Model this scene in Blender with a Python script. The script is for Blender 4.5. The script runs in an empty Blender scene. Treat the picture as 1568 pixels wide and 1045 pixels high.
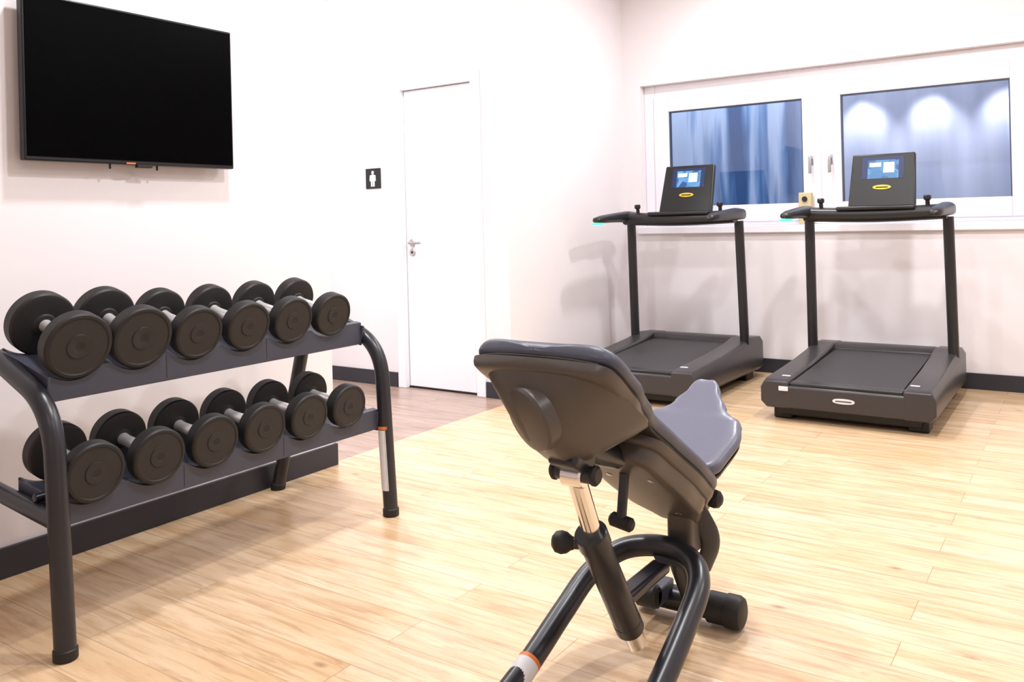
import bpy, bmesh, math, random
from mathutils import Vector, Matrix
random.seed(3)
scene = bpy.context.scene
scene.view_settings.view_transform = 'Standard'
scene.view_settings.look = 'None'
COL = scene.collection

# ---------------------------------------------------------------- materials
def new_mat(name):
    m = bpy.data.materials.new(name); m.use_nodes = True
    nt = m.node_tree
    return m, nt, nt.nodes['Principled BSDF']

def sr(r, g, b):
    f = lambda c: ((c/255)/12.92 if c/255 <= 0.04045 else ((c/255+0.055)/1.055)**2.4)
    return (f(r), f(g), f(b), 1)

def mat(name, col, rough=0.5, metal=0.0, var=0.08, scale=40, bump=0.0, coat=0.0, spec=0.5):
    m, nt, p = new_mat(name)
    tc = nt.nodes.new('ShaderNodeTexCoord')
    nz = nt.nodes.new('ShaderNodeTexNoise'); nz.inputs['Scale'].default_value = scale
    nz.inputs['Detail'].default_value = 3
    nt.links.new(tc.outputs['Object'], nz.inputs['Vector'])
    mx = nt.nodes.new('ShaderNodeMix'); mx.data_type = 'RGBA'
    mx.inputs[6].default_value = tuple(c*(1-var) for c in col[:3])+(1,)
    mx.inputs[7].default_value = tuple(min(1, c*(1+var)) for c in col[:3])+(1,)
    nt.links.new(nz.outputs['Fac'], mx.inputs[0])
    nt.links.new(mx.outputs[2], p.inputs['Base Color'])
    p.inputs['Roughness'].default_value = rough
    p.inputs['Metallic'].default_value = metal
    p.inputs['Specular IOR Level'].default_value = spec
    p.inputs['Coat Weight'].default_value = coat
    if bump:
        b = nt.nodes.new('ShaderNodeBump'); b.inputs['Strength'].default_value = bump
        b.inputs['Distance'].default_value = 0.002
        nt.links.new(nz.outputs['Fac'], b.inputs['Height'])
        nt.links.new(b.outputs['Normal'], p.inputs['Normal'])
    return m

def emis(name, col, s):
    m, nt, p = new_mat(name)
    p.inputs['Base Color'].default_value = col
    p.inputs['Emission Color'].default_value = col
    p.inputs['Emission Strength'].default_value = s
    return m

def floor_mat(name, c1, c2, grain, rough=0.27):
    m, nt, p = new_mat(name)
    N = nt.nodes.new; L = nt.links.new
    tc = N('ShaderNodeTexCoord')
    br = N('ShaderNodeTexBrick')
    br.inputs['Scale'].default_value = 1
    br.inputs['Brick Width'].default_value = 1.15
    br.inputs['Row Height'].default_value = 0.14
    br.inputs['Mortar Size'].default_value = 0.0013
    br.inputs['Mortar Smooth'].default_value = 0.4
    br.offset = 0.37
    br.inputs['Color1'].default_value = (0, 0, 0, 1)
    br.inputs['Color2'].default_value = (1, 1, 1, 1)
    br.inputs['Mortar'].default_value = (0.3, 0.3, 0.3, 1)
    L(tc.outputs['Object'], br.inputs['Vector'])
    sep = N('ShaderNodeVectorMath'); sep.operation = 'MULTIPLY_ADD'
    sep.inputs[1].default_value = (0, 0, 7.3); sep.inputs[2].default_value = (0, 0, 0)
    L(br.outputs['Color'], sep.inputs[0])
    mp = N('ShaderNodeMapping'); mp.inputs['Scale'].default_value = (3.2, 38, 1)
    L(tc.outputs['Object'], mp.inputs['Vector'])
    ad = N('ShaderNodeVectorMath'); ad.operation = 'ADD'
    L(mp.outputs['Vector'], ad.inputs[0]); L(sep.outputs['Vector'], ad.inputs[1])
    n1 = N('ShaderNodeTexNoise'); n1.inputs['Scale'].default_value = 1.0
    n1.inputs['Detail'].default_value = 7; n1.inputs['Roughness'].default_value = 0.7
    n1.inputs['Distortion'].default_value = 0.6
    L(ad.outputs['Vector'], n1.inputs['Vector'])
    mp2 = N('ShaderNodeMapping'); mp2.inputs['Scale'].default_value = (1.5, 7, 1)
    L(tc.outputs['Object'], mp2.inputs['Vector'])
    ad2 = N('ShaderNodeVectorMath'); ad2.operation = 'ADD'
    L(mp2.outputs['Vector'], ad2.inputs[0]); L(sep.outputs['Vector'], ad2.inputs[1])
    n2 = N('ShaderNodeTexNoise'); n2.inputs['Scale'].default_value = 1.5
    n2.inputs['Detail'].default_value = 4
    L(ad2.outputs['Vector'], n2.inputs['Vector'])
    base = N('ShaderNodeMix'); base.data_type = 'RGBA'
    base.inputs[6].default_value = c1; base.inputs[7].default_value = c2
    m1 = N('ShaderNodeMath'); m1.operation = 'MULTIPLY_ADD'
    m1.inputs[1].default_value = 0.35; L(br.outputs['Color'], m1.inputs[0])
    m2 = N('ShaderNodeMath'); m2.operation = 'MULTIPLY_ADD'
    m2.inputs[1].default_value = 2.0; m2.inputs[2].default_value = -0.62
    L(n2.outputs['Fac'], m2.inputs[0]); L(m2.outputs[0], m1.inputs[2])
    m1.use_clamp = True
    L(m1.outputs[0], base.inputs[0])
    rp = N('ShaderNodeValToRGB')
    rp.color_ramp.elements[0].position = 0.45; rp.color_ramp.elements[0].color = (0, 0, 0, 1)
    rp.color_ramp.elements[1].position = 0.72; rp.color_ramp.elements[1].color = (1, 1, 1, 1)
    L(n1.outputs['Fac'], rp.inputs['Fac'])
    gm = N('ShaderNodeMix'); gm.data_type = 'RGBA'; gm.inputs[7].default_value = grain
    gs = N('ShaderNodeMath'); gs.operation = 'MULTIPLY'; gs.inputs[1].default_value = 0.72
    L(rp.outputs['Color'], gs.inputs[0]); L(gs.outputs[0], gm.inputs[0])
    L(base.outputs[2], gm.inputs[6])
    vo = N('ShaderNodeTexVoronoi'); vo.inputs['Scale'].default_value = 1.0
    mp3 = N('ShaderNodeMapping'); mp3.inputs['Scale'].default_value = (2.6, 5.2, 1)
    L(tc.outputs['Object'], mp3.inputs['Vector']); L(mp3.outputs['Vector'], vo.inputs['Vector'])
    kr = N('ShaderNodeValToRGB')
    kr.color_ramp.elements[0].position = 0.0; kr.color_ramp.elements[0].color = (0.85, 0.85, 0.85, 1)
    kr.color_ramp.elements[1].position = 0.08; kr.color_ramp.elements[1].color = (0, 0, 0, 1)
    L(vo.outputs['Distance'], kr.inputs['Fac'])
    km = N('ShaderNodeMix'); km.data_type = 'RGBA'
    km.inputs[7].default_value = tuple(c*0.55 for c in grain[:3])+(1,)
    L(kr.outputs['Color'], km.inputs[0]); L(gm.outputs[2], km.inputs[6])
    sm = N('ShaderNodeMix'); sm.data_type = 'RGBA'
    sm.inputs[7].default_value = tuple(c*0.6 for c in grain[:3])+(1,)
    sf = N('ShaderNodeMath'); sf.operation = 'MULTIPLY'; sf.inputs[1].default_value = 0.65
    L(br.outputs['Fac'], sf.inputs[0]); L(sf.outputs[0], sm.inputs[0])
    L(km.outputs[2], sm.inputs[6])
    L(sm.outputs[2], p.inputs['Base Color'])
    p.inputs['Roughness'].default_value = rough
    b = N('ShaderNodeBump'); b.inputs['Strength'].default_value = 0.12; b.inputs['Distance'].default_value = 0.002
    L(n1.outputs['Fac'], b.inputs['Height']); L(b.outputs['Normal'], p.inputs['Normal'])
    return m

M_wall = mat('wall_paint', sr(236, 231, 233), 0.75, var=0.015, scale=6)
M_ceil = mat('ceiling_paint', sr(242, 242, 245), 0.8, var=0.01, scale=5)
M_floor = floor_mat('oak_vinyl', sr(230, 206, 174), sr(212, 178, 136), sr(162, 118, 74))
M_floorh = floor_mat('oak_vinyl_hall_light_tint', sr(182, 158, 144), sr(160, 134, 118), sr(118, 94, 80))  # same oak, the hall lighting's darker, greyer tint put into its colours
M_base = mat('baseboard_dark', sr(44, 44, 52), 0.5)
M_white = mat('door_white', sr(244, 245, 250), 0.35, var=0.01)
M_frame = mat('window_upvc', sr(238, 236, 243), 0.3, var=0.01)
M_steel = mat('brushed_steel', sr(190, 190, 192), 0.3, 1.0)
M_chrome = mat('chrome', sr(235, 233, 230), 0.16, 1.0, var=0.02)
M_handle = mat('handle_chrome', sr(245, 244, 243), 0.25, 0.6, var=0.03)
M_rub = mat('rubber_black', sr(30, 28, 28), 0.52, var=0.15, scale=120, bump=0.2, spec=0.4)
M_rub2 = mat('rubber_face', sr(41, 39, 39), 0.52, var=0.12, scale=120, spec=0.4)
M_blk = mat('powdercoat_black', sr(33, 34, 40), 0.32, var=0.08, scale=200)
M_shelf = mat('shelf_charcoal', sr(60, 63, 76), 0.45, var=0.06, scale=150)
M_plas = mat('plastic_dark', sr(30, 29, 31), 0.36, var=0.08, scale=100)
M_shell = mat('shell_taupe', sr(78, 72, 68), 0.36, var=0.05, scale=120)
M_pad = mat('upholstery_slate', sr(66, 69, 84), 0.40, var=0.06, scale=200, bump=0.15)
M_padl = mat('upholstery_seat_sheen', sr(100, 102, 118), 0.34, var=0.05, scale=200, bump=0.15)  # lighter than the slate pad: reflected sheen put into the colour
M_tread = mat('treadmill_grey', sr(54, 51, 53), 0.34, var=0.05, scale=80)
M_belt = mat('belt_rubber', sr(47, 45, 48), 0.55, var=0.1, scale=300)
M_deep = mat('deep_black', sr(12, 12, 13), 0.5)
M_label = mat('label_white', sr(220, 220, 224), 0.5)
M_orange = mat('label_orange', sr(225, 120, 50), 0.5)
M_yellow = mat('yellow_mark', sr(215, 180, 40), 0.5)
M_beige = mat('beige_plastic', sr(200, 186, 146), 0.5)
M_screen = mat('tv_glass', sr(1, 1, 2), 0.3, spec=0.03, var=0.01)
M_bezel = mat('tv_bezel', sr(30, 30, 34), 0.35, 0.4)
M_green = emis('led_green', (0.05, 1, 0.45, 1), 3)

# ---------------------------------------------------------------- helpers
def empty(name, loc):
    e = bpy.data.objects.new(name, None); e.location = loc; e.empty_display_size = 0.1
    COL.objects.link(e); return e

def finish(name, me, mats, parent=None, smooth=False, bevel=0, segs=3, angle=35):
    for m in (mats if isinstance(mats, (list, tuple)) else [mats]): me.materials.append(m)
    ob = bpy.data.objects.new(name, me); COL.objects.link(ob)
    if parent is not None:
        ob.parent = parent
        ob.matrix_parent_inverse = Matrix.Translation(parent.location).inverted()
    if smooth:
        for p in me.polygons: p.use_smooth = True
        try: me.set_sharp_from_angle(angle=math.radians(angle))
        except Exception: pass
    if bevel:
        b = ob.modifiers.new('bevel', 'BEVEL'); b.width = bevel; b.segments = segs
        b.limit_method = 'ANGLE'; b.angle_limit = math.radians(35)
        for p in me.polygons: p.use_smooth = True
        try: me.set_sharp_from_angle(angle=math.radians(60))
        except Exception: pass
        b.harden_normals = False
    return ob

def from_bm(name, bm, mats, parent=None, **k):
    bmesh.ops.recalc_face_normals(bm, faces=bm.faces)
    me = bpy.data.meshes.new(name); bm.to_mesh(me); bm.free()
    return finish(name, me, mats, parent, **k)

def box(name, x0, x1, y0, y1, z0, z1, m, parent=None, bevel=0, rot=None, piv=None, segs=3):
    bm = bmesh.new()
    bmesh.ops.create_cube(bm, size=1)
    for v in bm.verts:
        v.co = Vector(((x0+x1)/2+v.co.x*(x1-x0), (y0+y1)/2+v.co.y*(y1-y0), (z0+z1)/2+v.co.z*(z1-z0)))
    if rot is not None:
        c = Vector(piv) if piv else Vector(((x0+x1)/2, (y0+y1)/2, (z0+z1)/2))
        R = rot
        for v in bm.verts: v.co = c + R @ (v.co-c)
    return from_bm(name, bm, m, parent, bevel=bevel, segs=segs)

def frame_of(d):
    d = d.normalized()
    a = Vector((0, 0, 1)) if abs(d.z) < 0.9 else Vector((1, 0, 0))
    u = d.cross(a).normalized(); v = d.cross(u).normalized()
    return u, v

def lathe(name, p0, axis, prof, mats, parent=None, segs=48, midx=None):
    axis = Vector(axis).normalized(); u, v = frame_of(axis); p0 = Vector(p0)
    bm = bmesh.new(); rings = []
    for t, r in prof:
        c = p0+axis*t
        if r < 1e-6: rings.append([bm.verts.new(c)])
        else: rings.append([bm.verts.new(c+(u*math.cos(2*math.pi*i/segs)+v*math.sin(2*math.pi*i/segs))*r) for i in range(segs)])
    for k in range(len(rings)-1):
        a, b = rings[k], rings[k+1]; mi = midx[k] if midx else 0
        if len(a) == 1 and len(b) == 1: continue
        for i in range(segs):
            j = (i+1) % segs
            if len(a) == 1: f = bm.faces.new((a[0], b[i], b[j]))
            elif len(b) == 1: f = bm.faces.new((a[i], b[0], a[j]))
            else: f = bm.faces.new((a[i], b[i], b[j], a[j]))
            f.material_index = mi
    return from_bm(name, bm, mats, parent, smooth=True, angle=30)

def cyl(name, p1, p2, r, m, parent=None, r2=None, ch=0.003, segs=32):
    p1 = Vector(p1); p2 = Vector(p2); L = (p2-p1).length; r2 = r if r2 is None else r2
    ch = min(ch, r*0.5, r2*0.5, L*0.4)
    return lathe(name, p1, p2-p1, [(0, 0), (0, r-ch), (ch, r), (L-ch, r2), (L, r2-ch), (L, 0)], m, parent, segs)

def catmull(pts, n=8):
    P = [Vector(p) for p in pts]; out = []
    for i in range(len(P)-1):
        p0 = P[i-1] if i > 0 else P[i]*2-P[i+1]
        p1, p2 = P[i], P[i+1]
        p3 = P[i+2] if i+2 < len(P) else P[i+1]*2-P[i]
        for k in range(n):
            t = k/n
            out.append(0.5*((2*p1)+(p2-p0)*t+(2*p0-5*p1+4*p2-p3)*t*t+(3*p1-p0-3*p2+p3)*t**3))
    out.append(P[-1]); return out

def fillet(pts, rad, n=8):
    P = [Vector(p) for p in pts]; out = [P[0]]
    for i in range(1, len(P)-1):
        a = P[i-1]-P[i]; b = P[i+1]-P[i]
        r = min(rad, a.length*0.49, b.length*0.49)
        A = P[i]+a.normalized()*r; B = P[i]+b.normalized()*r
        for k in range(n+1):
            t = k/n; out.append(A*(1-t)**2+P[i]*2*t*(1-t)+B*t*t)
    out.append(P[-1]); return out

def sweep(name, path, r, m, parent=None, segs=24, ry=None, smoothpath=True):
    P = [Vector(p) for p in path]
    ry = r if ry is None else ry
    bm = bmesh.new(); rings = []
    d0 = (P[1]-P[0]).normalized(); u, v = frame_of(d0)
    prev = d0
    for i, p in enumerate(P):
        if i == 0: d = d0
        elif i == len(P)-1: d = (P[i]-P[i-1]).normalized()
        else: d = ((P[i]-P[i-1]).normalized()+(P[i+1]-P[i]).normalized()).normalized()
        q = prev.rotation_difference(d); u = q @ u; v = q @ v; prev = d
        rings.append([bm.verts.new(p+u*math.cos(2*math.pi*k/segs)*r+v*math.sin(2*math.pi*k/segs)*ry) for k in range(segs)])
    for a, b in zip(rings, rings[1:]):
        for k in range(segs):
            j = (k+1) % segs; bm.faces.new((a[k], b[k], b[j], a[j]))
    bm.faces.new(rings[0]); bm.faces.new(rings[-1])
    return from_bm(name, bm, m, parent, smooth=True, angle=50)

def loft(name, rings, m, parent=None, angle=50, bevel=0, smooth=True):
    bm = bmesh.new()
    R = [[bm.verts.new(Vector(p)) for p in r] for r in rings]
    n = len(R[0])
    for a, b in zip(R, R[1:]):
        for k in range(n):
            j = (k+1) % n; bm.faces.new((a[k], b[k], b[j], a[j]))
    bm.faces.new(R[0]); bm.faces.new(R[-1])
    return from_bm(name, bm, m, parent, smooth=smooth, angle=angle, bevel=bevel)

def lerp_tab(tab, s):
    if s <= tab[0][0]: return tab[0][1]
    for (a, va), (b, vb) in zip(tab, tab[1:]):
        if s <= b:
            t = (s-a)/(b-a); t = t*t*(3-2*t)
            return va+(vb-va)*t
    return tab[-1][1]

def slab(name, pos, s0, s1, hw, up, dn, mid, m, parent, ns=44, nw=22, p=5, q=16, qo=6):
    bm = bmesh.new(); top = []; bot = []
    for i in range(ns+1):
        sn = math.sin((i/ns-0.5)*math.pi); s = (s0+s1)/2+(s1-s0)/2*sn
        es = max(0, 1-abs(sn)**q)**0.5; eo = max(0, 1-abs(sn)**(2*qo))**0.5
        rt = []; rb = []
        for j in range(nw+1):
            wn = math.sin((j/nw-0.5)*math.pi)
            e = max(0, 1-abs(wn)**p)**0.5*es
            w = hw(s)*eo*wn; md = mid(s, wn)
            rt.append(bm.verts.new(pos(s, w, md+up*e))); rb.append(bm.verts.new(pos(s, w, md-dn*e)))
        top.append(rt); bot.append(rb)
    for i in range(ns):
        for j in range(nw):
            bm.faces.new((top[i][j], top[i+1][j], top[i+1][j+1], top[i][j+1]))
            bm.faces.new((bot[i][j], bot[i][j+1], bot[i+1][j+1], bot[i+1][j]))
    bmesh.ops.remove_doubles(bm, verts=bm.verts, dist=1e-5)
    return from_bm(name, bm, m, parent, smooth=True, angle=75)

# ---------------------------------------------------------------- room shell
H = 3.0
XL, XS, YD, YB = -2.94, -3.0, 4.37, 6.0
box('floor', -2.97, 2.7, -2.0, YB+0.2, -0.1, 0, M_floor)
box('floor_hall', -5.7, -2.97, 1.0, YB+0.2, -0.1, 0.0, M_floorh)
box('ceiling', -5.7, 2.7, -2.0, YB+0.2, H, H+0.1, M_ceil)
box('wall_left', XL-0.16, XL, -2.0, 2.80, 0, H, M_wall)
dx0, dx1, dz = -3.865, -3.265, 2.03
box('wall_hall_back', -5.7, dx0-0.05, YD, YD+0.14, 0, H, M_wall)
box('wall_hall_back_right', dx1+0.05, XS, YD, YD+0.14, 0, H, M_wall)
box('wall_hall_back_top', dx0-0.05, dx1+0.05, YD, YD+0.14, dz+0.05, H, M_wall)
box('wall_stub', XS-0.15, XS, YD+0.14, YB, 0, H, M_wall)
box('wall_hall_left', -5.8, -5.7, 1.0, YD+0.14, 0, H, M_wall)
box('wall_hall_near', -5.7, XL-0.16, 0.9, 1.0, 0, H, M_wall)
box('wall_right', 2.7, 2.8, -2.0, YB+0.2, 0, H, M_wall)
box('wall_near', XL-0.16, 2.8, -2.1, -2.0, 0, H, M_wall)
wx0, wx1, wz0, wz1 = -2.85, -0.16, 1.03, 2.14
box('wall_back_low', XS-0.15, 2.7, YB, YB+0.2, 0, wz0, M_wall)
box('wall_back_top', XS-0.15, 2.7, YB, YB+0.2, wz1, H, M_wall)
box('wall_back_left', XS-0.15, wx0, YB, YB+0.2, wz0, wz1, M_wall)
box('wall_back_right', wx1, 2.7, YB, YB+0.2, wz0, wz1, M_wall)
bh = 0.1
box('baseboard_left', XL, XL+0.013, -2.0, 2.813, 0, bh, M_base, bevel=0.002)
box('baseboard_left_end', XL-0.16, XL, 2.80, 2.813, 0, bh, M_base, bevel=0.002)
box('baseboard_hall', -5.7, dx0-0.075, YD-0.013, YD, 0, bh, M_base, bevel=0.002)
box('baseboard_hall_right', dx1+0.075, XS, YD-0.013, YD, 0, bh, M_base, bevel=0.002)
box('baseboard_stub', XS, XS+0.013, YD-0.013, YB, 0, bh, M_base, bevel=0.002)
box('baseboard_back', XS+0.013, 2.7, YB-0.013, YB, 0, bh, M_base, bevel=0.002)

# door
d = empty('door_1', ((dx0+dx1)/2, YD, 0))
box('frame_left', dx0-0.07, dx0, YD-0.014, YD+0.13, 0, dz+0.07, M_white, d, bevel=0.004)
box('frame_right', dx1, dx1+0.07, YD-0.014, YD+0.13, 0, dz+0.07, M_white, d, bevel=0.004)
box('frame_top', dx0, dx1, YD-0.014, YD+0.13, dz, dz+0.07, M_white, d, bevel=0.004)
box('leaf', dx0+0.004, dx1-0.004, YD+0.025, YD+0.07, 0.012, dz-0.004, M_white, d, bevel=0.003)
box('threshold', dx0, dx1, YD+0.02, YD+0.12, 0, 0.01, M_deep, d)
hx = dx0+0.055; hy = YD+0.025
cyl('rosette', (hx, hy, 0.99), (hx, hy-0.01, 0.99), 0.026, M_steel, d)
cyl('key_rosette', (hx, hy, 0.925), (hx, hy-0.008, 0.925), 0.026, M_steel, d)
cyl('keyhole', (hx, hy-0.008, 0.925), (hx, hy-0.011, 0.925), 0.008, M_deep, d)
sweep('lever', fillet([(hx, hy, 0.99), (hx, hy-0.05, 0.99), (hx+0.11, hy-0.05, 0.99)], 0.02), 0.009, M_steel, d)
for z in (0.25, 1.75):
    cyl('hinge', (dx1-0.002, YD+0.01, z), (dx1-0.002, YD+0.01, z+0.09), 0.006, M_steel, d)

# restroom sign
s = empty('restroom_sign', (-4.13, YD, 1.44))
box('plate', -4.203, -4.061, YD-0.008, YD, 1.372, 1.514, M_deep, s, bevel=0.004)
cyl('figure_head', (-4.132, YD-0.008, 1.484), (-4.132, YD-0.011, 1.484), 0.012, M_label, s)
bm = bmesh.new()
prof = [(0.010, 1.470), (0.026, 1.464), (0.029, 1.425), (0.020, 1.424), (0.018, 1.448), (0.017, 1.386), (0.003, 1.386), (0.002, 1.424)]
pts = [(-4.132+a, z) for a, z in prof]+[(-4.132-a, z) for a, z in reversed(prof)]
f = bm.faces.new([bm.verts.new((x, YD-0.0085, z)) for x, z in pts])
e = bmesh.ops.extrude_face_region(bm, geom=[f])
for v in e['geom']:
    if isinstance(v, bmesh.types.BMVert): v.co.y -= 0.0025
from_bm('figure_body', bm, M_label, s)

# ---------------------------------------------------------------- windows
def glass_mat():
    m = bpy.data.materials.new('window_glass'); m.use_nodes = True
    nt = m.node_tree; nt.nodes.clear(); N = nt.nodes.new; L = nt.links.new
    o = N('ShaderNodeOutputMaterial'); t = N('ShaderNodeBsdfTransparent'); g = N('ShaderNodeBsdfGlossy')
    t.inputs['Color'].default_value = (0.88, 0.93, 1.0, 1); g.inputs['Roughness'].default_value = 0.02
    fr = N('ShaderNodeFresnel'); fr.inputs['IOR'].default_value = 1.5
    mx = N('ShaderNodeMixShader'); L(fr.outputs[0], mx.inputs[0]); L(t.outputs[0], mx.inputs[1]); L(g.outputs[0], mx.inputs[2])
    L(mx.outputs[0], o.inputs['Surface']); return m
M_glass = glass_mat()
M_gasket = mat('window_gasket', sr(70, 80, 100), 0.5)
fy = YB+0.07
w = empty('window_1', (-1.5, YB, wz0))
zf0 = 1.05
def ring(nm, x0, x1, z0, z1, t, y0, y1, m, bev=0.006, tb=None, tt=None):
    tb = tb or t; tt = tt or t
    box(nm+'_left', x0, x0+t, y0, y1, z0, z1, m, w, bevel=bev)
    box(nm+'_right', x1-t, x1, y0, y1, z0, z1, m, w, bevel=bev)
    box(nm+'_bottom', x0+t, x1-t, y0, y1, z0, z0+tb, m, w, bevel=bev)
    box(nm+'_top', x0+t, x1-t, y0, y1, z1-tt, z1, m, w, bevel=bev)
ring('outer_frame', wx0, wx1, zf0, wz1, 0.09, fy, fy+0.08, M_frame)
box('outer_frame_mullion', -1.56, -1.465, fy, fy+0.08, zf0+0.08, wz1-0.08, M_frame, w, bevel=0.004)
for k, (a, b) in enumerate([(-2.645, -1.643), (-1.385, -0.383)]):
    t = 0.123
    ring('sash%d' % k, a-t, b+t, 1.19-t+0.01, 1.93+t, t, fy-0.012, fy+0.05, M_frame)
    ring('gasket%d' % k, a-0.004, b+0.004, 1.186, 1.934, 0.012, fy+0.0, fy+0.03, M_gasket, bev=0)
    g = box('glass%d' % k, a-0.002, b+0.002, fy+0.02, fy+0.024, 1.188, 1.932, M_glass, w)
for hx in (-1.585, -1.455):
    box('handle_plate', hx-0.014, hx+0.014, fy-0.022, fy-0.012, 1.46, 1.53, M_steel, w, bevel=0.004)
    cyl('handle_neck', (hx, fy-0.018, 1.505), (hx, fy-0.050, 1.505), 0.009, M_steel, w)
    box('handle_lever', hx-0.010, hx+0.010, fy-0.063, fy-0.048, 1.40, 1.52, M_steel, w, bevel=0.005)
box('sill_board', wx0-0.04, wx1+0.04, YB-0.03, fy+0.01, 0.995, zf0, M_frame, w, bevel=0.006)

def reflection_mat():
    m, nt, p = new_mat('reflection_tints')  # blurred glass reflections painted as blue streaks and grey
    N = nt.nodes.new; L = nt.links.new
    tc = N('ShaderNodeTexCoord'); sx = N('ShaderNodeSeparateXYZ'); L(tc.outputs['Object'], sx.inputs[0])
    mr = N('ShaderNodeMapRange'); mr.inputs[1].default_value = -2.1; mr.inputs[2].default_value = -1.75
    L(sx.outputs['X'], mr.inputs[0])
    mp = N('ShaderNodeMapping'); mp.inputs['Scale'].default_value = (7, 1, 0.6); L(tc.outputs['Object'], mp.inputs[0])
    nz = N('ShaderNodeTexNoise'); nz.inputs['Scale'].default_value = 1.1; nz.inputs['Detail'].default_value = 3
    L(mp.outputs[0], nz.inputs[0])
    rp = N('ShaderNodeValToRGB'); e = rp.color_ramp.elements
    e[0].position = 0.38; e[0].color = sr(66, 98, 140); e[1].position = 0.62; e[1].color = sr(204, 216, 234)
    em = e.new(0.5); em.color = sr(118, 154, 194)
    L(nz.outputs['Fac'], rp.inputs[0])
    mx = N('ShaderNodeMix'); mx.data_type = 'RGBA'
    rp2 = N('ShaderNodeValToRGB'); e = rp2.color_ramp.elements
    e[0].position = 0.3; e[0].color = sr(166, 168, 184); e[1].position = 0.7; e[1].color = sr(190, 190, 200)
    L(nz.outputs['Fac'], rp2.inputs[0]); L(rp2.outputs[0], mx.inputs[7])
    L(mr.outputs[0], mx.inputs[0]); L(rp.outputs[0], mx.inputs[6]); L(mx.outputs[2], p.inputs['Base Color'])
    p.inputs['Roughness'].default_value = 0.9
    return m
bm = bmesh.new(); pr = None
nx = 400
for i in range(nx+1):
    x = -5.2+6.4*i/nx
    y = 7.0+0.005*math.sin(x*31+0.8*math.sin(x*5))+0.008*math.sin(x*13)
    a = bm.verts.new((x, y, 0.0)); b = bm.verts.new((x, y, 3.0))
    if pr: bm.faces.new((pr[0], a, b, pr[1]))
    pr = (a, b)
from_bm('reflection_backdrop', bm, reflection_mat(), smooth=True, angle=80)  # added wavy sheet, stands in for blurred reflections in the panes
box('ground_outside', -5.2, 2.7, YB+0.2, 7.1, -0.1, 0.0, M_base)
def spot(name, loc, tgt, e, ang, col=(1, 1, 1), blend=0.6, size=0.03):
    l = bpy.data.lights.new(name, 'SPOT'); l.energy = e; l.spot_size = math.radians(ang); l.spot_blend = blend
    l.color = col; l.shadow_soft_size = size
    o = bpy.data.objects.new(name, l); o.location = loc
    o.rotation_euler = (Vector(tgt)-Vector(loc)).to_track_quat('-Z', 'Y').to_euler(); COL.objects.link(o); return o
for x in (-1.42, -0.94, -0.46):
    spot('reflection_spot', (x, 6.82, 2.12), (x, 6.95, 1.6), 30, 80, (1, 0.97, 0.98), 0.9)  # added spots, make the reflected glow scallops on the backdrop
def area(name, loc, sx, sy, e, col=(1, 1, 1), rot=(0, 0, 0)):
    l = bpy.data.lights.new(name, 'AREA'); l.shape = 'RECTANGLE'; l.size = sx; l.size_y = sy; l.energy = e; l.color = col
    o = bpy.data.objects.new(name, l); o.location = loc; o.rotation_euler = rot; COL.objects.link(o); return o
area('backdrop_light', (-2.0, 6.6, 2.9), 4, 0.3, 44, (0.88, 0.93, 1))  # unseen area light for the reflection backdrop

# ---------------------------------------------------------------- television
tv = empty('television', (XL, 1.81, 1.64))
ty0, ty1, tz0, tz1 = 1.40, 2.222, 1.360, 1.917
box('bezel', -2.905, -2.872, ty0, ty1, tz0, tz1, M_bezel, tv, bevel=0.005)
box('back_housing', -2.93, -2.900, ty0+0.1, ty1-0.1, tz0+0.05, tz1-0.08, M_plas, tv, bevel=0.01)
box('screen', -2.8725, -2.870, ty0+0.008, ty1-0.008, tz0+0.014, tz1-0.008, M_screen, tv)
box('wall_mount', XL, -2.928, ty0+0.25, ty1-0.25, tz0+0.15, tz1-0.15, M_steel, tv)
box('sensor_tab', -2.892, -2.873, 1.80, 1.86, tz0-0.01, tz0+0.002, M_deep, tv, bevel=0.002)
box('led', -2.873, -2.870, 1.755, 1.79, tz0+0.002, tz0+0.007, M_orange, tv)
for y in (1.70, 1.885):
    cyl('mount_foot', (-2.885, y, tz0), (-2.885, y, tz0-0.018), 0.004, M_deep, tv)

# ---------------------------------------------------------------- dumbbell rack
rk = empty('dumbbell_rack', (-2.5, 1.8, 0))
RR = 0.0275
for nm, Y in (('near', 1.165), ('far', 2.42)):
    path = fillet([(-2.24, Y, 0.012), (-2.275, Y, 0.655), (-2.66, Y, 0.80), (-2.885, Y, 0.012)], 0.13, 12)
    sweep('side_frame_'+nm, path, RR, M_blk, rk)
    sweep('side_crossbar_'+nm, [(-2.262, Y, 0.355), (-2.79, Y, 0.405)], 0.024, M_blk, rk)
    cyl('foot_front_'+nm, (-2.24, Y, 0), (-2.2405, Y, 0.03), 0.031, M_rub, rk)
    cyl('foot_rear_'+nm, (-2.888, Y, 0), (-2.882, Y, 0.03), 0.031, M_rub, rk)
lathe('safety_label', (-2.2465, 2.42, 0.10), Vector((-0.035, 0, 0.643)), [(0, 0.0275), (0, 0.0284), (0.23, 0.0284), (0.23, 0.0275)], M_label, rk)
lathe('safety_label_stripe', (-2.259, 2.42, 0.332), Vector((-0.035, 0, 0.643)), [(0, 0.0275), (0, 0.0286), (0.012, 0.0286), (0.012, 0.0275)], M_orange, rk)
DY = [1.264+0.1918*i for i in range(6)]
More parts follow.
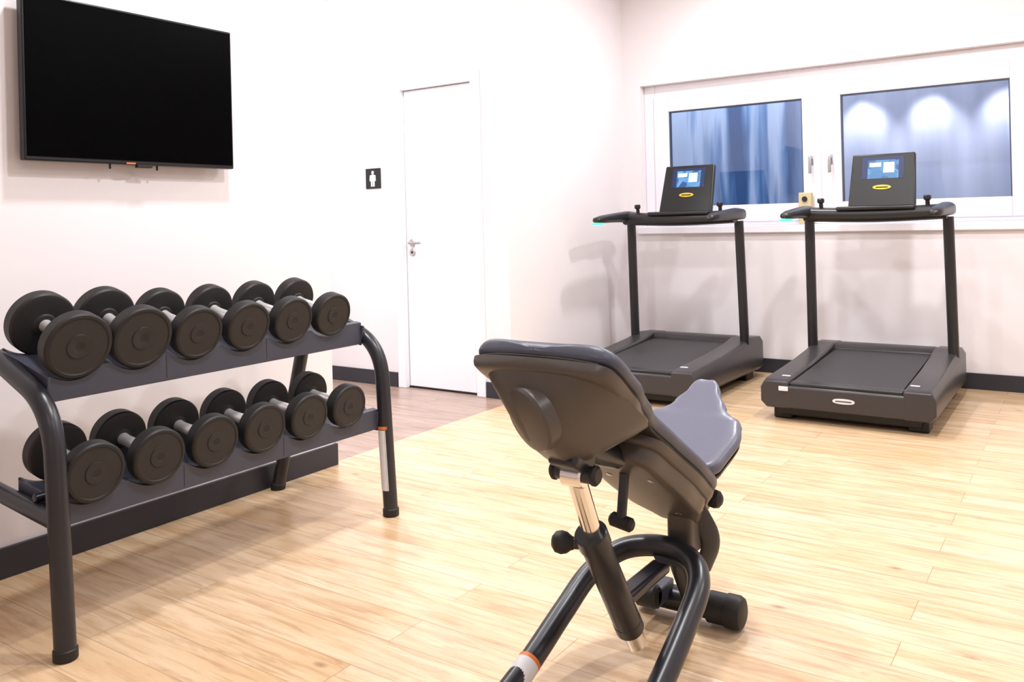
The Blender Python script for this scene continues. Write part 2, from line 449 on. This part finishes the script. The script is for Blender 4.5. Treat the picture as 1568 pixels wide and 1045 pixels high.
def shelf(name, xf, zlip0, zlip1, xb, zback):
    bm = bmesh.new(); rows = []
    y0, y1 = 1.19, 2.395; n = 240
    for i in range(n+1):
        y = y0+(y1-y0)*i/n
        dd = min(abs(y-c) for c in DY)
        k = 0.034*max(0, (1-(dd/0.085)**2)) if dd < 0.085 else 0
        row = [(xf-0.012, y, zlip0-0.0), (xf, y, zlip0+0.004), (xf, y, zlip1-k), (xf-0.02, y, zlip1-k+0.004),
               (xf-0.045, y, zlip1-k*0.5-0.012), ((xf+xb)/2, y, (zlip1+zback)/2-0.02-0.2*k), (xb+0.04, y, zback-0.012-k*0.5),
               (xb+0.012, y, zback-k+0.002), (xb, y, zback-k), (xb, y, zback-0.06)]
        rows.append([bm.verts.new(p) for p in row])
    for a, b in zip(rows, rows[1:]):
        for j in range(len(a)-1): bm.faces.new((a[j], b[j], b[j+1], a[j+1]))
    o = from_bm(name, bm, M_shelf, rk, smooth=True, angle=25)
    sm = o.modifiers.new('sol', 'SOLIDIFY'); sm.thickness = 0.004; sm.offset = 0
    for i in (1, 3):
        y = (DY[i]+DY[i+1])/2
        box(name+'_seam', xf-0.0, xf+0.0025, y-0.0006, y+0.0006, zlip0+0.01, zlip1-0.004, M_plas, rk)
    for y in (1.19, 2.395):
        box(name+'_end_plate', xb, xf, y-0.004, y+0.004, zlip0-0.005, zlip1-0.01, M_shelf, rk,
            rot=Matrix.Rotation(math.atan2(zback-zlip1, xf-xb)*1.0, 3, 'Y'), piv=(xf, y, zlip0), bevel=0.002)
        s = -1 if y < 1.5 else 1
        cyl(name+'_end_bolt', (xf-0.1, y, (zlip0+zlip1)/2+0.03), (xf-0.1, y+s*0.03, (zlip0+zlip1)/2+0.03), 0.012, M_blk, rk)
shelf('shelf_upper', -2.352, 0.655, 0.738, -2.60, 0.795)
shelf('shelf_lower', -2.276, 0.332, 0.408, -2.52, 0.435)

def dumbbell(xf, y, zc, R, tilt, L=0.268, yaw=0.06):
    ax = Vector((-math.cos(tilt), math.sin(yaw), math.sin(tilt)))
    T = 0.050
    prof = [(0.001, 0), (0.001, R*0.14), (0.0, R*0.16), (0.0, R*0.36), (0.0025, R*0.38), (0.0025, R*0.84), (0.0, R*0.87), (0.0012, R*0.95),
            (0.006, R), (T-0.008, R), (T-0.002, R*0.95), (T, R*0.88), (T, R*0.36), (T+0.004, R*0.32), (T+0.006, 0.0185),
            (T+0.03, 0.0165), (L/2, 0.0185)]
    mi = [0, 1, 1, 0, 1, 0, 0, 0, 0, 0, 0, 0, 0, 0, 2, 2]
    full = prof+[(L-t, r) for t, r in reversed(prof[:-1])]
    mfull = mi+list(reversed(mi))
    lathe('dumbbell', (xf, y, zc), ax, full, [M_rub, M_rub2, M_handle], None, 64, mfull)
for i, R in enumerate([0.094, 0.093, 0.083, 0.082, 0.081, 0.080]):
    dumbbell(-2.315, DY[i], 0.706+R+0.001, R, 0.225)
for i, R in enumerate([0.083, 0.081, 0.081, 0.080, 0.079, 0.078]):
    dumbbell(-2.245, DY[i], 0.377+R+0.001, R, 0.115)

# ---------------------------------------------------------------- treadmills
def screen_mat():
    m, nt, p = new_mat('display_blue')
    N = nt.nodes.new; L = nt.links.new
    tc = N('ShaderNodeTexCoord'); nz = N('ShaderNodeTexVoronoi'); nz.inputs['Scale'].default_value = 22
    L(tc.outputs['Object'], nz.inputs[0])
    rp = N('ShaderNodeValToRGB'); e = rp.color_ramp.elements
    e[0].position = 0.0; e[0].color = sr(14, 50, 130); e[1].position = 0.9; e[1].color = sr(110, 180, 235)
    L(nz.outputs['Color'], rp.inputs[0]); L(rp.outputs[0], p.inputs['Emission Color'])
    p.inputs['Emission Strength'].default_value = 1.1; p.inputs['Base Color'].default_value = (0, 0, 0, 1)
    return m
M_disp = screen_mat(); M_dispw = emis('display_white', sr(190, 250, 245), 1.2); M_dispd = emis('display_dark', sr(12, 28, 66), 0.6)
def treadmill(cx):
    t = empty('treadmill', (cx, 5.2, 0))
    for sg, nm in ((-1, 'left'), (1, 'right')):
        rings = []
        for y, zb, zt in ((4.60, 0.075, 0.215), (4.64, 0.065, 0.226), (5.1, 0.06, 0.245), (5.45, 0.055, 0.27), (5.62, 0.05, 0.295), (5.84, 0.05, 0.28)):
            xo = cx+sg*0.435; xi = cx+sg*0.285
            rings.append([(xi, y, zb), (xo-sg*0.03, y, zb), (xo, y, zb+0.03), (xo, y, zt-0.035), (xo-sg*0.02, y, zt), (xi+sg*0.01, y, zt), (xi, y, zt-0.008)])
        loft('side_rail_'+nm, rings, M_tread, t, bevel=0.006)
        box('rail_marker_'+nm, cx+sg*0.325-0.022, cx+sg*0.325+0.022, 4.70, 4.72, 0.2285, 0.2325, M_label, t, bevel=0.001)
        box('foot_'+nm, cx+sg*0.34-0.05, cx+sg*0.34+0.05, 4.68, 4.80, 0.0, 0.07, M_deep, t, bevel=0.01)
        box('foot_front_'+nm, cx+sg*0.34-0.05, cx+sg*0.34+0.05, 5.62, 5.76, 0.0, 0.07, M_deep, t, bevel=0.01)
    box('end_cap', cx-0.30, cx+0.30, 4.598, 4.66, 0.075, 0.196, M_tread, t, bevel=0.014)
    box('end_cap_lip', cx-0.285, cx+0.285, 4.612, 4.70, 0.19, 0.214, M_plas, t, bevel=0.009)
    box('undercarriage', cx-0.36, cx+0.36, 4.66, 5.8, 0.025, 0.12, M_deep, t, bevel=0.01)
    loft('running_belt', [[(cx-0.275, y, z-0.03), (cx+0.275, y, z-0.03), (cx+0.275, y, z), (cx-0.275, y, z)] for y, z in ((4.66, 0.212), (5.1, 0.232), (5.6, 0.258))], M_belt, t)
    loft('motor_hood', [[(cx-0.29, y, 0.06), (cx+0.29, y, 0.06), (cx+0.29, y, z), (cx-0.29, y, z)] for y, z in ((5.60, 0.265), (5.63, 0.287), (5.7, 0.295), (5.85, 0.27))], M_tread, t, bevel=0.008)
    bm = bmesh.new(); r = [bm.verts.new((cx+0.055*math.copysign(abs(math.cos(a))**0.8, math.cos(a)), 4.5965, 0.14+0.014*math.copysign(abs(math.sin(a))**0.8, math.sin(a)))) for a in [2*math.pi*k/32 for k in range(32)]]
    f = bm.faces.new(r); e = bmesh.ops.extrude_face_region(bm, geom=[f])
    for v in e['geom']:
        if isinstance(v, bmesh.types.BMVert): v.co.y -= 0.003
    from_bm('badge', bm, M_label, t)
    box('badge_band', cx-0.040, cx+0.040, 4.592, 4.594, 0.1375, 0.1425, M_tread, t)
    box('corner_tag', cx-0.335, cx-0.285, 4.592, 4.60, 0.168, 0.192, M_label, t, bevel=0.002)
    for sg, nm in ((-1, 'left'), (1, 'right')):
        x = cx+sg*0.395
        sweep('upright_'+nm, fillet([(x+sg*0.008, 5.56, 0.22), (x, 5.52, 1.085)], 0.02), 0.034, M_plas, t, ry=0.030)
        rings = []
        for y, z, hw_, hh in ((5.60, 1.125, 0.020, 0.02), (5.56, 1.13, 0.038, 0.036), (5.45, 1.132, 0.043, 0.040), (5.25, 1.126, 0.040, 0.032), (5.08, 1.118, 0.037, 0.026), (5.0, 1.112, 0.03, 0.018), (4.985, 1.110, 0.012, 0.008)):
            rings.append([(x+hw_*math.copysign(abs(math.cos(a))**0.7, math.cos(a)), y, z+hh*math.copysign(abs(math.sin(a))**0.7, math.sin(a))) for a in [2*math.pi*k/20 for k in range(20)]])
        loft('handrail_'+nm, rings, M_plas, t, angle=60)
        cyl('joystick_'+nm, (cx+sg*0.30, 5.44, 1.14), (cx+sg*0.30, 5.43, 1.205), 0.012, M_plas, t)
        cyl('joystick_cap_'+nm, (cx+sg*0.30, 5.43, 1.185), (cx+sg*0.30, 5.428, 1.215), 0.021, M_plas, t, ch=0.006)
    box('led_strip', cx-0.43, cx-0.37, 5.0, 5.06, 1.080, 1.092, M_green, t, bevel=0.002)
    rings = []
    for i in range(21):
        x = -0.40+0.8*i/20; sag = 0.012*math.cos(x/0.4*math.pi/2)
        rings.append([(cx+x, 5.44+0.055*math.cos(a), 1.118-sag+0.045*math.copysign(abs(math.sin(a))**0.7, math.sin(a))) for a in [2*math.pi*k/20 for k in range(20)]])
    loft('console_crossbar', rings, M_plas, t)
    box('console_tray', cx-0.20, cx+0.24, 5.37, 5.47, 1.135, 1.16, M_plas, t, bevel=0.01)
    ccx = cx+0.045; th = math.radians(20)
    def C(a, h, n): return (ccx+a, 5.44+h*math.sin(th)-n*math.cos(th), 1.15+h*math.cos(th)+n*math.sin(th))
    def cbox(nm, a0, a1, h0, h1, n0, n1, m, sh=0, bev=0.0):
        loft(nm, [[C(a0, h0, n), C(a1, h0, n), C(a1-sh, h1, n), C(a0+sh, h1, n)] for n in (n0, n1)], m, t, bevel=bev, angle=30)
    cbox('console_body', -0.190, 0.190, 0.0, 0.35, -0.035, 0.0, M_plas, 0.012, 0.008)
    cbox('console_face', -0.178, 0.178, 0.012, 0.34, 0.0, 0.003, M_deep, 0.012)
    cbox('display', -0.118, 0.118, 0.185, 0.325, 0.003, 0.0045, M_disp, 0.0)
    cbox('display_panel', 0.005, 0.065, 0.222, 0.288, 0.0045, 0.0055, M_dispw)
    cbox('display_tile', -0.075, -0.01, 0.262, 0.288, 0.0045, 0.0055, M_dispw)
    cbox('display_header', -0.118, 0.118, 0.306, 0.325, 0.0045, 0.0055, M_dispd)
    cbox('display_sidebar', -0.118, -0.085, 0.185, 0.306, 0.0045, 0.0055, M_dispd)
    cbox('display_sidebar_b', 0.090, 0.118, 0.185, 0.306, 0.0045, 0.0055, M_dispd)
    bm = bmesh.new(); f = bm.faces.new([bm.verts.new(C(0.052*math.cos(a), 0.128+0.015*math.sin(a), 0.0035)) for a in [2*math.pi*k/28 for k in range(28)]])
    e = bmesh.ops.extrude_face_region(bm, geom=[f]); dn = Vector(C(0, 0, 0.002))-Vector(C(0, 0, 0))
    for v in e['geom']:
        if isinstance(v, bmesh.types.BMVert): v.co += dn
    from_bm('logo_oval', bm, M_yellow, t)
    cbox('logo_band', -0.034, 0.034, 0.123, 0.131, 0.0056, 0.0062, M_deep)
treadmill(-2.32); treadmill(-1.07)
b = empty('small_box', (-1.616, 5.99, 1.05))  # small beige box with a dark knob, use unknown
box('body', -1.66, -1.575, 5.985, 6.045, 1.05, 1.27, M_beige, b, bevel=0.006)
cyl('knob', (-1.617, 5.985, 1.225), (-1.617, 5.972, 1.225), 0.018, M_plas, b)

# ---------------------------------------------------------------- bench
bn = empty('adjustable_bench', (-0.92, 1.9, 0))
def P(s_, w_, n_):
    return Vector((-0.955+s_*0.055+w_, 1.466+0.814*s_+0.581*n_, 0.843-0.581*s_+0.814*n_))
hwt = [(0.0, 0.170), (0.06, 0.174), (0.16, 0.166), (0.26, 0.142), (0.35, 0.120), (0.45, 0.126), (0.60, 0.134), (0.70, 0.127), (0.80, 0.085), (0.87, 0.055)]
hw = lambda s_: lerp_tab(hwt, s_)
slab('back_pad', P, 0.0, 0.87, lambda s_: hw(s_), 0.030, 0.014, lambda s_, w_: 0.012+0.004*abs(w_)**3, M_pad, bn, p=12, q=40, qo=16)
slab('back_seam', P, 0.003, 0.864, lambda s_: hw(s_)-0.003, 0.006, 0.006, lambda s_, w_: 0.000, M_deep, bn, p=12, q=40, qo=16)
slab('back_shell_lower', P, 0.355, 0.86, lambda s_: hw(s_)-0.004, 0.0, 0.026, lambda s_, w_: -0.003, M_shell, bn, p=14, q=30, qo=8)
slab('back_shell_lower_pan', P, 0.37, 0.84, lambda s_: hw(s_)-0.020, 0.0, 0.050, lambda s_, w_: -0.018, M_shell, bn, p=14, q=22, qo=8)
slab('back_shell_upper', P, 0.004, 0.315, lambda s_: hw(s_)-0.003, 0.0, 0.028, lambda s_, w_: -0.003, M_shell, bn, p=14, q=26, qo=10)
rings = []
for n_, c, hl, h in ((-0.02, 0.162, 0.150, 0.160), (-0.045, 0.162, 0.138, 0.138), (-0.07, 0.162, 0.120, 0.114), (-0.095, 0.164, 0.103, 0.090), (-0.12, 0.168, 0.082, 0.066), (-0.14, 0.172, 0.060, 0.046), (-0.150, 0.175, 0.03, 0.025)):
    rg = []
    for k in range(48):
        a = 2*math.pi*k/48; ca, sa = math.cos(a), math.sin(a)
        rg.append(P(c+hl*math.copysign(abs(ca)**0.55, ca), h*math.copysign(abs(sa)**0.55, sa), n_))
    rings.append(rg)
loft('head_housing', rings, M_shell, bn, angle=60)
lathe('housing_hub', (-0.969, 1.480, 0.708), (-0.38, -0.86, -0.32), [(-0.06, 0.0), (-0.06, 0.074), (0.006, 0.074), (0.012, 0.070), (0.016, 0.058), (0.019, 0.03), (0.020, 0)], M_shell, bn)
for (s_, w_, n_) in ((0.50, -0.05, -0.069), (0.50, 0.06, -0.069), (0.74, 0.03, -0.069)):
    lathe('shell_screw', P(s_, w_, n_+0.006), P(0, 0, -1)-P(0, 0, 0), [(0, 0), (0, 0.008), (0.006, 0.008), (0.007, 0.005), (0.007, 0)], M_steel, bn, 20)
lathe('housing_screw', P(0.262, 0.02, -0.095), P(0.6, 0, -1)-P(0, 0, 0), [(-0.03, 0), (-0.03, 0.008), (0.002, 0.008), (0.003, 0.005), (0.003, 0)], M_steel, bn, 20)
sa = math.atan2(0.17, 0.40)
def S(s_, w_, n_):
    return Vector((-0.908-0.10*s_+w_, 2.045+math.cos(sa)*s_-math.sin(sa)*n_, 0.429+math.sin(sa)*s_+math.cos(sa)*n_))
shw = [(0.0, 0.10), (0.06, 0.130), (0.18, 0.150), (0.23, 0.142), (0.31, 0.080), (0.37, 0.052), (0.43, 0.046)]
smid = lambda s_, w_: 0.010+0.09*max(0, s_-0.28)**1.2+0.014*abs(w_)**2*(1 if s_ < 0.25 else 0.3)
slab('seat_pad', S, 0.0, 0.43, lambda s_: lerp_tab(shw, s_), 0.030, 0.018, smid, M_padl, bn, p=8, q=20, qo=4)
slab('seat_shell', S, 0.005, 0.425, lambda s_: lerp_tab(shw, s_)-0.006, 0.004, 0.030, lambda s_, w_: smid(s_, w_)-0.018, M_plas, bn, p=4, q=14, qo=4)
X0 = -0.93
top = Vector((X0, 1.585, 0.575)); mid_ = Vector((X0, 1.66, 0.405)); bot = Vector((X0, 1.828, 0.138))
dirv = (bot-mid_).normalized()
cyl('strut_inner', top, mid_+dirv*0.03, 0.022, M_chrome, bn)
cyl('strut_outer', mid_-dirv*0.012, bot, 0.034, M_blk, bn)
cyl('strut_collar', mid_-dirv*0.022, mid_+dirv*0.02, 0.038, M_blk, bn)
cyl('strut_tip', bot-dirv*0.005, bot+dirv*0.06, 0.026, M_chrome, bn)
cyl('strut_end_ring', bot-dirv*0.03, bot+dirv*0.004, 0.035, M_blk, bn)
box('strut_bracket', X0-0.036, X0+0.036, 1.545, 1.635, 0.575, 0.675, M_blk, bn, bevel=0.01, rot=Matrix.Rotation(math.radians(-30), 3, 'X'))
sweep('bracket_spine', [P(0.20, 0.015, -0.11), P(0.30, 0.015, -0.085), P(0.40, 0.012, -0.055)], 0.03, M_blk, bn, ry=0.028)
cyl('strut_pin', (X0-0.055, 1.588, 0.572), (X0+0.055, 1.588, 0.572), 0.019, M_blk, bn, ch=0.005)
cyl('strut_pin_cap', (X0-0.058, 1.588, 0.572), (X0-0.040, 1.588, 0.572), 0.022, M_rub, bn, ch=0.006)
cyl('strut_pin_cap_b', (X0+0.040, 1.588, 0.572), (X0+0.058, 1.588, 0.572), 0.022, M_rub, bn, ch=0.006)
cyl('strut_eye', top+Vector((-0.026, 0, -0.008)), top+Vector((0.026, 0, -0.008)), 0.026, M_chrome, bn, ch=0.004)
kp = mid_+dirv*0.02
cyl('pop_pin_shaft', kp, kp+Vector((-0.06, -0.02, 0.0)), 0.013, M_blk, bn)
def knob(nm, c, ax, r):
    lathe(nm, Vector(c)-Vector(ax).normalized()*r, ax, [(0, 0), (0.1*r, 0.5*r), (0.4*r, 0.88*r), (0.9*r, r), (1.4*r, 0.9*r), (1.8*r, 0.6*r), (2.0*r, 0.55*r), (2.2*r, 0)], M_rub, bn)
knob('pop_pin_knob', kp+Vector((-0.072, -0.024, 0)), (1, 0.3, 0), 0.026)
arch = [(-1.10, 1.42, 0.03), (-1.10, 1.62, 0.08), (-1.10, 1.80, 0.145), (-1.085, 1.92, 0.205), (-1.03, 2.0, 0.25), (-0.93, 2.025, 0.268), (-0.84, 1.995, 0.262), (-0.79, 1.92, 0.235), (-0.78, 1.80, 0.18), (-0.78, 1.62, 0.095), (-0.78, 1.42, 0.03)]
sweep('arch_leg', catmull(arch, 10), 0.0275, M_blk, bn, segs=28)
for x in (-1.10, -0.78):
    cyl('leg_foot', (x, 1.385, 0.028), (x, 1.47, 0.045), 0.031, M_rub, bn)
d1 = (Vector(arch[1])-Vector(arch[2])).normalized()
cyl('leg_label', Vector(arch[1])-d1*0.02, Vector(arch[1])+d1*0.08, 0.0285, M_label, bn, ch=0.0002)
cyl('leg_label_stripe', Vector(arch[1])-d1*0.03, Vector(arch[1])-d1*0.02, 0.0287, M_orange, bn, ch=0.0002)
box('strut_clamp', -0.955, -0.905, 1.78, 2.02, 0.205, 0.235, M_blk, bn, bevel=0.01)
sweep('spine', fillet([(X0+0.01, 2.01, 0.26), (X0+0.01, 2.10, 0.22), (X0, 2.22, 0.055)], 0.04), 0.03, M_blk, bn)
box('seat_post', X0-0.0, X0+0.07, 2.05, 2.16, 0.24, 0.42, M_shell, bn, bevel=0.012)
box('hinge_block', X0-0.055, X0+0.085, 2.08, 2.17, 0.345, 0.43, M_blk, bn, bevel=0.012)
cyl('hinge_pin', (X0-0.075, 2.12, 0.385), (X0+0.10, 2.12, 0.385), 0.018, M_blk, bn, ch=0.004)
knob('hinge_knob', (X0+0.108, 2.115, 0.383), (-1, 0, 0), 0.024)
sweep('brace_plate', fillet([(X0+0.06, 2.10, 0.36), (X0+0.095, 2.14, 0.26), (X0+0.06, 2.14, 0.18)], 0.05), 0.011, M_blk, bn, ry=0.028)
sweep('adjust_lever', [(X0+0.0, 1.82, 0.51), (X0-0.0, 1.80, 0.41)], 0.012, M_blk, bn)
cyl('adjust_lever_grip', (X0-0.03, 1.80, 0.405), (X0+0.03, 1.80, 0.395), 0.017, M_rub, bn, ch=0.006)
cyl('cross_foot', (-1.08, 2.22, 0.048), (-0.86, 2.22, 0.048), 0.034, M_blk, bn)
lathe('cross_foot_cap', (-0.885, 2.22, 0.048), (1, 0, 0), [(0, 0), (0, 0.038), (0.004, 0.042), (0.05, 0.042), (0.054, 0.045), (0.085, 0.045), (0.095, 0.040), (0.1, 0.028), (0.1, 0)], M_rub, bn)
lathe('cross_foot_cap_b', (-1.055, 2.22, 0.048), (-1, 0, 0), [(0, 0), (0, 0.038), (0.004, 0.042), (0.03, 0.042), (0.04, 0.036), (0.04, 0)], M_rub, bn)
box('wheel_bracket', -1.05, -0.99, 2.12, 2.23, 0.05, 0.10, M_shelf, bn, bevel=0.006)
cyl('transport_wheel', (-1.05, 2.12, 0.085), (-0.99, 2.12, 0.085), 0.032, M_rub, bn, ch=0.006)

# ---------------------------------------------------------------- lighting
K = 0.58
def lamp(x, y, e, sz=0.16, col=(0.975, 0.97, 1.0)):
    l = empty('ceiling_lamp', (x, y, H-0.02))
    box('housing', x-sz/2-0.03, x+sz/2+0.03, y-sz/2-0.03, y+sz/2+0.03, H-0.03, H, M_white, l, bevel=0.004)
    o = area('lamp_light', (x, y, H-0.035), sz, sz, e*K, col)
    o.parent = l; o.matrix_parent_inverse = Matrix.Translation(l.location).inverted()
for x, y, e in ((-2.1, 1.9, 60), (-0.9, 2.1, 66), (0.9, 1.2, 28), (-0.5, 4.0, 82), (1.2, 3.8, 45), (-1.75, 5.0, 58), (0.0, -0.6, 20)):
    lamp(x, y, e)
lamp(-3.75, 3.4, 80, 0.2, (0.97, 0.98, 1))
lamp(-4.7, 2.2, 65, 0.2, (0.97, 0.98, 1))
wd = bpy.data.worlds.new('world'); wd.use_nodes = True; scene.world = wd
wd.node_tree.nodes['Background'].inputs[0].default_value = (0.25, 0.35, 0.6, 1)
wd.node_tree.nodes['Background'].inputs[1].default_value = 0.3

# ---------------------------------------------------------------- camera
cam = bpy.data.cameras.new('camera'); co = bpy.data.objects.new('camera', cam); COL.objects.link(co)
cam.sensor_width = 36; cam.lens = 36*1298/1568; cam.shift_y = -183.5/1568
yaw = math.radians(34.2); rl = math.radians(1.4)
view = Vector((-math.sin(yaw), math.cos(yaw), 0)); r0 = Vector((math.cos(yaw), math.sin(yaw), 0)); u0 = Vector((0, 0, 1))
rt = r0*math.cos(rl)-u0*math.sin(rl); up = r0*math.sin(rl)+u0*math.cos(rl)
Mx = Matrix((rt, up, -view)).transposed().to_4x4(); Mx.translation = (0, 0, 1.12)
co.matrix_world = Mx
cam.clip_start = 0.05
scene.camera = co
